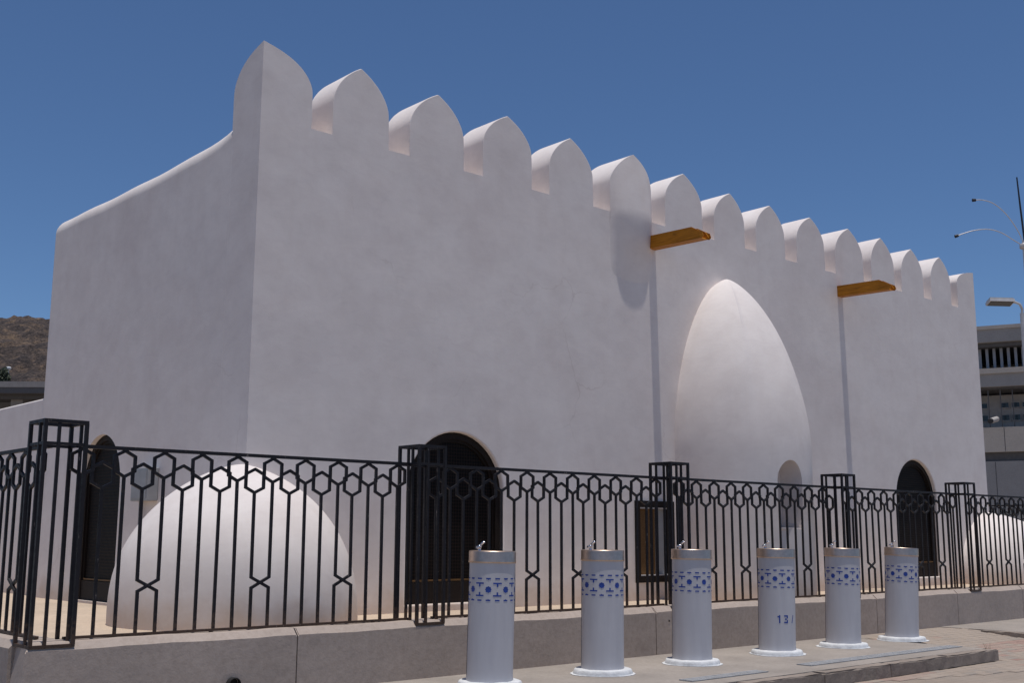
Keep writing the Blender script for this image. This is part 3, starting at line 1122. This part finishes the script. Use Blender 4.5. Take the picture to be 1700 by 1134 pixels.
mb.tube([(0, 0, 1.19), (.006, -.004, 1.205), (.024, -.012, 1.225), (.036, -.016, 1.235), (.042, -.018, 1.228)], [.011, .011, .010, .010, .008], 10)
mb.tube([(0, 0, 1.182), (-.026, -.012, 1.19)], [.007, .011], 10)
FM['tap'] = mb.mesh('tap', CHROME)


def base_mesh(seed):
    rnd = random.Random(seed)
    n = 44; mb = MB()
    ph = [rnd.uniform(0, 6.28) for _ in range(4)]
    wob = lambda a: .006 * math.sin(2 * a + ph[0]) + .003 * math.sin(5 * a + ph[1]) + .0015 * math.sin(11 * a + ph[2])
    rows = [(.292, 0.001), (.288, .022), (.281, .046), (.272, .055), (.235, .058), (.203, .060)]
    vs = []
    for j, (r, z) in enumerate(rows):
        for i in range(n):
            a = 2 * math.pi * i / n
            w = wob(a) * (1 if j < 4 else .2)
            vs.append(((r + w) * math.cos(a), (r + w) * math.sin(a), z * (.85 if j else 1) + (.0015 * math.sin(7 * a + ph[3]) + rnd.uniform(-.001, .001) if j else 0)))
    fs = [(j * n + i, j * n + (i + 1) % n, (j + 1) * n + (i + 1) % n, (j + 1) * n + i) for j in range(len(rows) - 1) for i in range(n)]
    mb.add(vs, fs, True)
    me = mb.mesh('base', WHITEP)
    sp = MB()
    out = []
    for i in range(n * 2):
        a = math.pi * i / n
        out.append(((.305 + wob(a) + .012 * math.sin(3 * a + ph[1]) + rnd.uniform(0, .016)) * math.cos(a), (.305 + wob(a) + .012 * math.sin(3 * a + ph[1]) + rnd.uniform(0, .016)) * math.sin(a), .004))
    sp.add(out + [(p[0], p[1], .0) for p in out], [tuple(range(len(out)))] + [(i, (i + 1) % (2 * n), 2 * n + (i + 1) % (2 * n), 2 * n + i) for i in range(2 * n)])
    return me, sp.mesh('paint_spill', WHITEP)


digits = MB()
zc_ = .395; hh = .043


def seg(a0, a1, z0, z1): rect(digits, a0, a1, zc_ + z0, zc_ + z1, rr, 3)


# the number 13/ in square stencil strokes
seg(.016, .031, -hh, hh); seg(.000, .0159, hh - .026, hh - .010)
x_ = .080
seg(x_ - .006, x_ + .026, hh - .015, hh); seg(x_ + .004, x_ + .026, -.0075, .0075); seg(x_ - .006, x_ + .026, -hh, -hh + .015)
seg(x_ + .0262, x_ + .041, -hh, -.009); seg(x_ + .0262, x_ + .041, .009, hh)
curved(digits, [(.176, zc_ - hh), (.188, zc_ - hh), (.210, zc_ + hh), (.198, zc_ + hh)], rr)
FM['digits'] = digits.mesh('blue_number', BLUE)

FS = [(6.73, -8.5, .018, 'frontmost and largest-looking drinking fountain, before the wide lattice door'),
      (8.16, -2.5, .010, 'second drinking fountain from the left, between lattice door and framed window'),
      (9.50, -6.5, .015, 'third drinking fountain from the left, beside the framed window'),
      (10.99, -4.0, .020, 'drinking fountain with the blue number 13/ on its front'),
      (12.33, 12.5, .030, 'fifth drinking fountain from the left, right of the numbered one'),
      (13.68, 13.5, .045, 'last drinking fountain of the row, at the kerb end')]
for i, (x, ph, tilt, lb) in enumerate(FS):
    yy = 7.83
    e = empty('drinking_fountain', (x, yy, 0.001), lb, 'drinking fountain', 'row of cylindrical drinking fountains')
    bm_, sm_ = base_mesh(i)
    view = math.atan2(x, yy)                      # rotation that turns local -y towards the viewer
    e.rotation_euler = Matrix.Rotation(tilt, 3, Vector((math.cos(ANG), math.sin(ANG), 0))).to_euler()
    facing = -view

    def put(name, me, rz=0, parent=e):
        o = bpy.data.objects.new(name, me); o.rotation_euler = (0, 0, rz); return link(o, parent)
    b_ = put('base', bm_, 0); b_.rotation_euler = Matrix.Rotation(-tilt, 3, Vector((math.cos(ANG), math.sin(ANG), 0))).to_euler()
    put('paint_spill', sm_, 0, b_)
    body = put('body', FM['body'])
    put('steel_rim', FM['rim'])
    put('blue_pattern', FM['pattern'], facing + R_(ph), body)['kind'] = 'stuff'
    s_ = bpy.data.objects.new('door_seam', FM['seam'])
    a = facing - R_(82)
    s_.location = (FR * math.sin(a), -FR * math.cos(a), 0); s_.rotation_euler = (0, 0, a); link(s_, body)
    t = bpy.data.objects.new('tap', FM['tap'])
    a = facing - R_(118); t.location = (.135 * math.sin(a), -.135 * math.cos(a), 0.0); t.rotation_euler = (0, 0, facing); t.scale = (1.1, 1.1, 1.1); t.location.z = -.115; link(t, e)
    if i == 3: put('blue_number', FM['digits'], facing + R_(2), body)

# ------------------------------------------------------------------ drain grates in the pavement
def grate(x0, x1, y0, y1, label):
    e = empty('drain_grate', (x0, y0, 0), label, 'drain grate', 'drain grates along the fountains')
    w, h = x1 - x0, y1 - y0
    mb = MB(); mb.box(0, w, 0, h, .002, .004); mb.build('channel', GREYBOX, e)
    mb = MB(); mb.box(0, w, 0, .014, .0041, .011); mb.box(0, w, h - .014, h, .0041, .011); mb.box(0, w, h / 2 - .006, h / 2 + .006, .0041, .011)
    mb.build('frame', GRATE, e)
    mb = MB(); mb.box(-.006, .006, .0145, h / 2 - .0065, .0045, .010); mb.box(-.006, .006, h / 2 + .0065, h - .0145, .0045, .010)
    me = mb.mesh('slat', GRATE)
    n = int(w / .022)
    for k in range(n):
        o = bpy.data.objects.new('slat', me); o.location = ((k + .5) * w / n, 0, 0); link(o, e)
    return e


grate(10.22, 13.40, 6.88, 7.05, 'long steel drain grate running to the kerb end')
grate(8.30, 9.46, 6.85, 7.00, 'short steel drain grate before the third fountain')


# ------------------------------------------------------------------ background, right: concrete car-park building
def at(px, py, depth):
    """world point at a horizontal depth from the viewer"""
    d = FW + RT * ((px - 850) / FPX) - UP * ((py - 567) / FPX)
    t = depth / d.dot(fh)
    return Vector((0, 0, EYE)) + d * t


DB = 56.0
A = at(1600, 700, DB); dirx = (at(1700, 700, DB - 1.2) - A); dirx.z = 0; dirx.normalize()
cpk = empty('parking_building', (A.x, A.y, ROAD), 'grey concrete multi-storey building with open decks at the right edge', 'building')
cpk.rotation_euler = (0, 0, math.atan2(dirx.y, dirx.x))
zy = lambda py: EYE - ROAD + (893 - py) * DB / 1912.5
XL, XR = -14, 26


def bpart(name, mat, x0, x1, y0, y1, z0, z1, parent=None):
    mb = MB(); mb.box(x0, x1, y0, y1, z0, z1); return mb.build(name, mat, parent or cpk)


bpart('parapet', BCONC, XL, XR, 0.05, .30, zy(567), zy(545))
bpart('coping', BCONC2, XL, XR, -.02, .40, zy(545) + .002, zy(539))
bpart('deck', BCONC2, XL, XR, -.05, 14, zy(621), zy(612))
bpart('parapet', BCONC, XL, XR, 0.05, .30, zy(643), zy(621) - .002)
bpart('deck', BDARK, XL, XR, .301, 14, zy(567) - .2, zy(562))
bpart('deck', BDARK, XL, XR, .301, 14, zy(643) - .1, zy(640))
bpart('parapet', BCONC2, XL, XR, -.15, .25, zy(753), zy(712))
bpart('shaded_groove', BDARK, XL, XR, 0.1, .35, zy(768), zy(753) - .002)  # recessed groove, its shade put into the dark colour
bpart('wall', BCONC, XL, XR, .0, .5, 0, zy(768) - .002)
bpart('rear_wall', PANELW, XL, XR, 7.0, 7.3, 0.0, zy(562) - .01)
for k in range(10): bpart('column', BCONC, XL + 1 + k * 4.2, XL + 1.5 + k * 4.2, 1.2, 1.7, zy(712), zy(562) - .25)
k = 0
x = XL + .3
while x < XR:
    o = bpart('fin', FIN, x, x + .13, .9, 1.05, zy(611), zy(574)); x += .33
x = XL + .3
while x < XR:
    bpart('mullion', BDARK, x, x + .05, .35, .40, zy(711), zy(644) - .11); x += .55
for zlo, zhi in ((672, 664), (694, 685)):
    x = XL + .6
    q = 0
    while x < XR - 1:
        if q % 6 != 5:
            w_ = bpart('window', PANELW, x, x + .44, 2.0, 2.08, zy(zlo) - .05, zy(zhi) + .05)
            bpart('pane', GLASS, x + .04, x + .40, 1.985, 1.999, zy(zlo), zy(zhi), w_)
        x += .5; q += 1
bpart('screen_wall', PANELW, XL, XR, 2.081, 2.2, zy(712), zy(650))
x = XL + 2
while x < XR:
    bpart('joint', BDARK, x, x + .03, -.156, -.151, zy(752), zy(713)); x += 2.3
x = XL + .9
while x < XR:
    bpart('joint', BDARK, x, x + .03, -.006, -.001, 0, zy(769)); x += 1.6
# small white camera on the parapet
cp = at(1651, 698, DB - 1.6)
cc = empty('security_camera', tuple(cp), 'small white security camera on the open deck of the concrete building', 'camera')
mb = MB(); mb.tube([(-.35, 0, -.05), (.25, 0, .08)], .13, 10); mb.build('housing', POLE, cc)
mb = MB(); mb.tube([(.25, 0, .08), (.5, .5, 0)], .05, 8); mb.build('arm', POLE, cc)
mb = MB(); mb.tube([(-.48, 0, -.08), (-.36, 0, -.055)], .12, 10); mb.build('lens_hood', POLED, cc)


# floodlight lamp post near the right edge
def lamp_post():
    d = 30.0
    top = at(1697, 520, d)
    e = empty('street_lamp', (top.x, top.y, ROAD), 'grey lamp post with flat panel head above the concrete building', 'street lamp')
    inv = Vector((top.x, top.y, ROAD))
    P = lambda px, py: at(px, py, d) - inv
    mb = MB(); mb.tube([(0, 0, 0), (0, 0, 3), P(1697, 520)], [.09, .075, .06], 12); mb.build('pole', POLE, e)
    mb = MB(); mb.tube([P(1697, 525), P(1697, 513), P(1693, 505), P(1686, 502), P(1678, 501)], .035, 8); mb.build('arm', POLE, e)
    a, b = P(1640, 502), P(1681, 503)
    ax = (b - a); L = ax.length; ax.normalize()
    sd = Vector((0, 0, 1)).cross(ax).normalized()
    up = ax.cross(sd)
    mid = (a + b) / 2
    rotm = Matrix((ax, sd, up)).transposed().to_4x4()
    tilt = Matrix.Rotation(R_(-14), 4, ax)
    for nm, bx, mt in (('lamp_head', (-L / 2, L / 2, -.16, .16, -.03, .05), POLE), ('cooling_fins', (-L / 2 + .02, L / 2 - .02, -.14, .14, .051, .09), GREYBOX), ('lamp_glass', (-L / 2 + .03, L / 2 - .03, -.13, .13, -.045, -.031), GLASS)):
        mb = MB(); mb.box(*bx)
        o = mb.build(nm, mt, e); o.matrix_local = Matrix.Translation(mid) @ tilt @ rotm
    return e


lamp_post()


def palm_light():
    d = 46.0
    hub = at(1701, 408, d)
    inv = Vector((hub.x, hub.y, ROAD))
    e = empty('light_mast', tuple(inv), 'tall light mast with thin drooping curved arms at the right edge', 'light mast')
    P = lambda px, py, dd=0: at(px, py, d + dd) - inv
    H0 = hub.z - ROAD
    mb = MB(); mb.tube([(0, 0, 0), (0, 0, H0 * .6), (0, 0, H0 + .2)], [.16, .12, .09], 12); mb.build('pole', POLE, e)
    mb = MB(); mb.tube([P(1701, 400), P(1694, 345), P(1688, 294)], [.045, .04, .03], 8); mb.build('spire', POLED, e)
    mb = MB(); mb.lathe([(.10, H0 - .15), (.2, H0 - .1), (.2, H0 + .05), (.1, H0 + .12)], 16); mb.build('hub', POLE, e)

    def arm(pts):
        mb = MB()
        cr = []
        for i in range(len(pts) - 1):
            p0 = pts[max(i - 1, 0)]; p1 = pts[i]; p2 = pts[i + 1]; p3 = pts[min(i + 2, len(pts) - 1)]
            for k in range(5):
                t = k / 5
                cr.append(.5 * ((2 * p1) + (p2 - p0) * t + (2 * p0 - 5 * p1 + 4 * p2 - p3) * t * t + (3 * p1 - p0 - 3 * p2 + p3) * t ** 3))
        cr.append(pts[-1])
        mb.tube(cr, .020, 8)
        a = mb.build('arm', POLE, e)
        mb = MB(); d_ = (cr[-1] - cr[-2]).normalized(); mb.tube([cr[-1] - d_ * .02, cr[-1] + d_ * .12], [.06, .07], 10); mb.build('lamp_tip', POLED, a)
    s1 = [P(1700, 404), P(1688, 380), P(1670, 355), P(1650, 338), P(1632, 332), P(1619, 332)]
    s2 = [P(1700, 409), P(1682, 398), P(1662, 386), P(1640, 380.5), P(1615, 383), P(1590, 391)]
    arm(s1); arm(s2)
    for rot in (R_(165), R_(200)):
        rm_ = Matrix.Rotation(rot, 3, 'Z')
        arm([rm_ @ p for p in s1]); arm([rm_ @ p for p in s2])


palm_light()

# ------------------------------------------------------------------ background, left: flyover, hillside
DF = 150.0
a = at(-60, 640, DF); b = at(120, 640, DF)
fly = empty('flyover', (a.x, a.y, ROAD), 'low dark concrete flyover in front of the rocky hill', 'bridge')
dv = b - a; fly.rotation_euler = (0, 0, math.atan2(dv.y, dv.x))
zf = lambda py: EYE - ROAD + (893 - py) * DF / 1912.5
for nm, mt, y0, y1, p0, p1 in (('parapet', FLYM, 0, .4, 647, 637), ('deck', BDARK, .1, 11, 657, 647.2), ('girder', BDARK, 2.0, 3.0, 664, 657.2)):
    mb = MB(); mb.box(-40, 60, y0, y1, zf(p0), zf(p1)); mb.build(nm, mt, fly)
for k in range(5):
    mb = MB(); mb.box(-35 + k * 20, -33.4 + k * 20, 3.2, 6.0, 0, zf(657) - .05); mb.build('pier', FLYM, fly)
mb = MB(); mb.box(-40, 60, 11.2, 12, 0, zf(648)); mb.build('shade_sheet', BDARK, fly)  # dark sheet added for the shade in the open space below the deck

DH = 520.0
import mathutils.noise as mn
cdir = at(35, 640, DH); cdir.z = 0; cl = cdir.length; cdir.normalize(); sdir = Vector((cdir.y, -cdir.x, 0))
hb = MB(); NU, NV = 150, 120
zh = lambda py: EYE + (893 - py) * DH / 1912.5
peak = zh(511)
for j in range(NV):
    for i in range(NU):
        u = (i / (NU - 1) - .5) * 240; v = j / (NV - 1)
        dist = cl - 130 + v * 330
        ridge = peak - .10 * abs(u) - .0013 * u * u + 3.0 * mn.noise(Vector((u * .045, 3.1, 0)))
        base = zh(646) * .15
        prof = max(0, math.sin(min(1, v / .52) * math.pi / 2)) ** .9 if v < .52 else 1 - .55 * (v - .52)
        z = base + (ridge - base) * prof
        p = Vector((u * .05, dist * .05, 0))
        z += 4.5 * mn.fractal(p, 1.0, 2.0, 6) * min(1, v * 5) * (1 if v > .1 else .5)
        z += 1.3 * abs(mn.fractal(p * 5, .9, 2.1, 4)) * min(1, v * 5)
        P = cdir * dist + sdir * u
        hb.v.append((P.x, P.y, z - (3 if j == 0 else 0)))
for j in range(NV - 1):
    for i in range(NU - 1):
        q = j * NU + i
        hb.f.append((q, q + 1, q + NU + 1, q + NU)); hb.sm.append(False)
hill = tag(hb.build('hill', HILL), kind='structure')

# lamp standard and dusty bush at the foot of the hill
lpz = at(12, 640, 175)
e = empty('lamp_standard', (lpz.x, lpz.y, ROAD), 'small pale lamp standard before the rocky hill', 'street lamp')
hz = at(12, 614, 175).z - ROAD
mb = MB(); mb.tube([(0, 0, 0), (0, 0, hz)], [.16, .10], 8); mb.build('pole', POLE, e)
mb = MB(); mb.lathe([(.05, hz - .1), (.32, hz + .05), (.40, hz + .25), (.3, hz + .45), (.01, hz + .52)], 12); mb.build('globe', WHITEP, e)
bz = at(2, 640, 170)
e = empty('bush', (bz.x, bz.y, ROAD), 'dusty green bush beside the pale lamp standard', 'bush')
rnd = random.Random(3)
mb = MB()
zc = at(2, 628, 170).z - ROAD
for k in range(900):
    while True:
        p = Vector((rnd.uniform(-1, 1), rnd.uniform(-1, 1), rnd.uniform(-1, 1)))
        if p.length < 1: break
    p = Vector((p.x * 1.3, p.y * 1.3, zc + p.z * 1.5 + .3 * math.sin(p.x * 6)))
    n = Vector((rnd.uniform(-1, 1), rnd.uniform(-1, 1), rnd.uniform(-1, 1))).normalized()
    t1 = n.orthogonal().normalized() * .13; t2 = n.cross(t1)
    mb.add([p - t1 - t2, p + t1 - t2, p + t1 + t2, p - t1 + t2], [(0, 1, 2, 3)])
mb.build('crown', GREEN, e)
mb = MB(); mb.tube([(0, 0, 0), (.1, 0, zc * .5), (0, 0, zc)], [.15, .12, .06], 8); mb.build('trunk', BROWN, e)

# a dry weed in the joint at the kerb end
wd = empty('dry_weed', (13.50, 6.60, ROAD), 'tiny dry weed growing at the end of the kerb', 'weed')
rnd = random.Random(11)
mb = MB()
for k in range(16):
    a = rnd.uniform(0, 6.28); h = rnd.uniform(.08, .19); l = rnd.uniform(.02, .07)
    b = Vector((rnd.uniform(-.02, .02), rnd.uniform(-.02, .02), 0)); t = b + Vector((math.cos(a) * l, math.sin(a) * l, h)); m2 = (b + t) / 2 + Vector((0, 0, .02))
    mb.tube([b, m2, t], [.003, .0025, .001], 4)
mb.build('blades', mat_basic('dry_grass', (0.17, 0.14, 0.07), 0.9), wd)
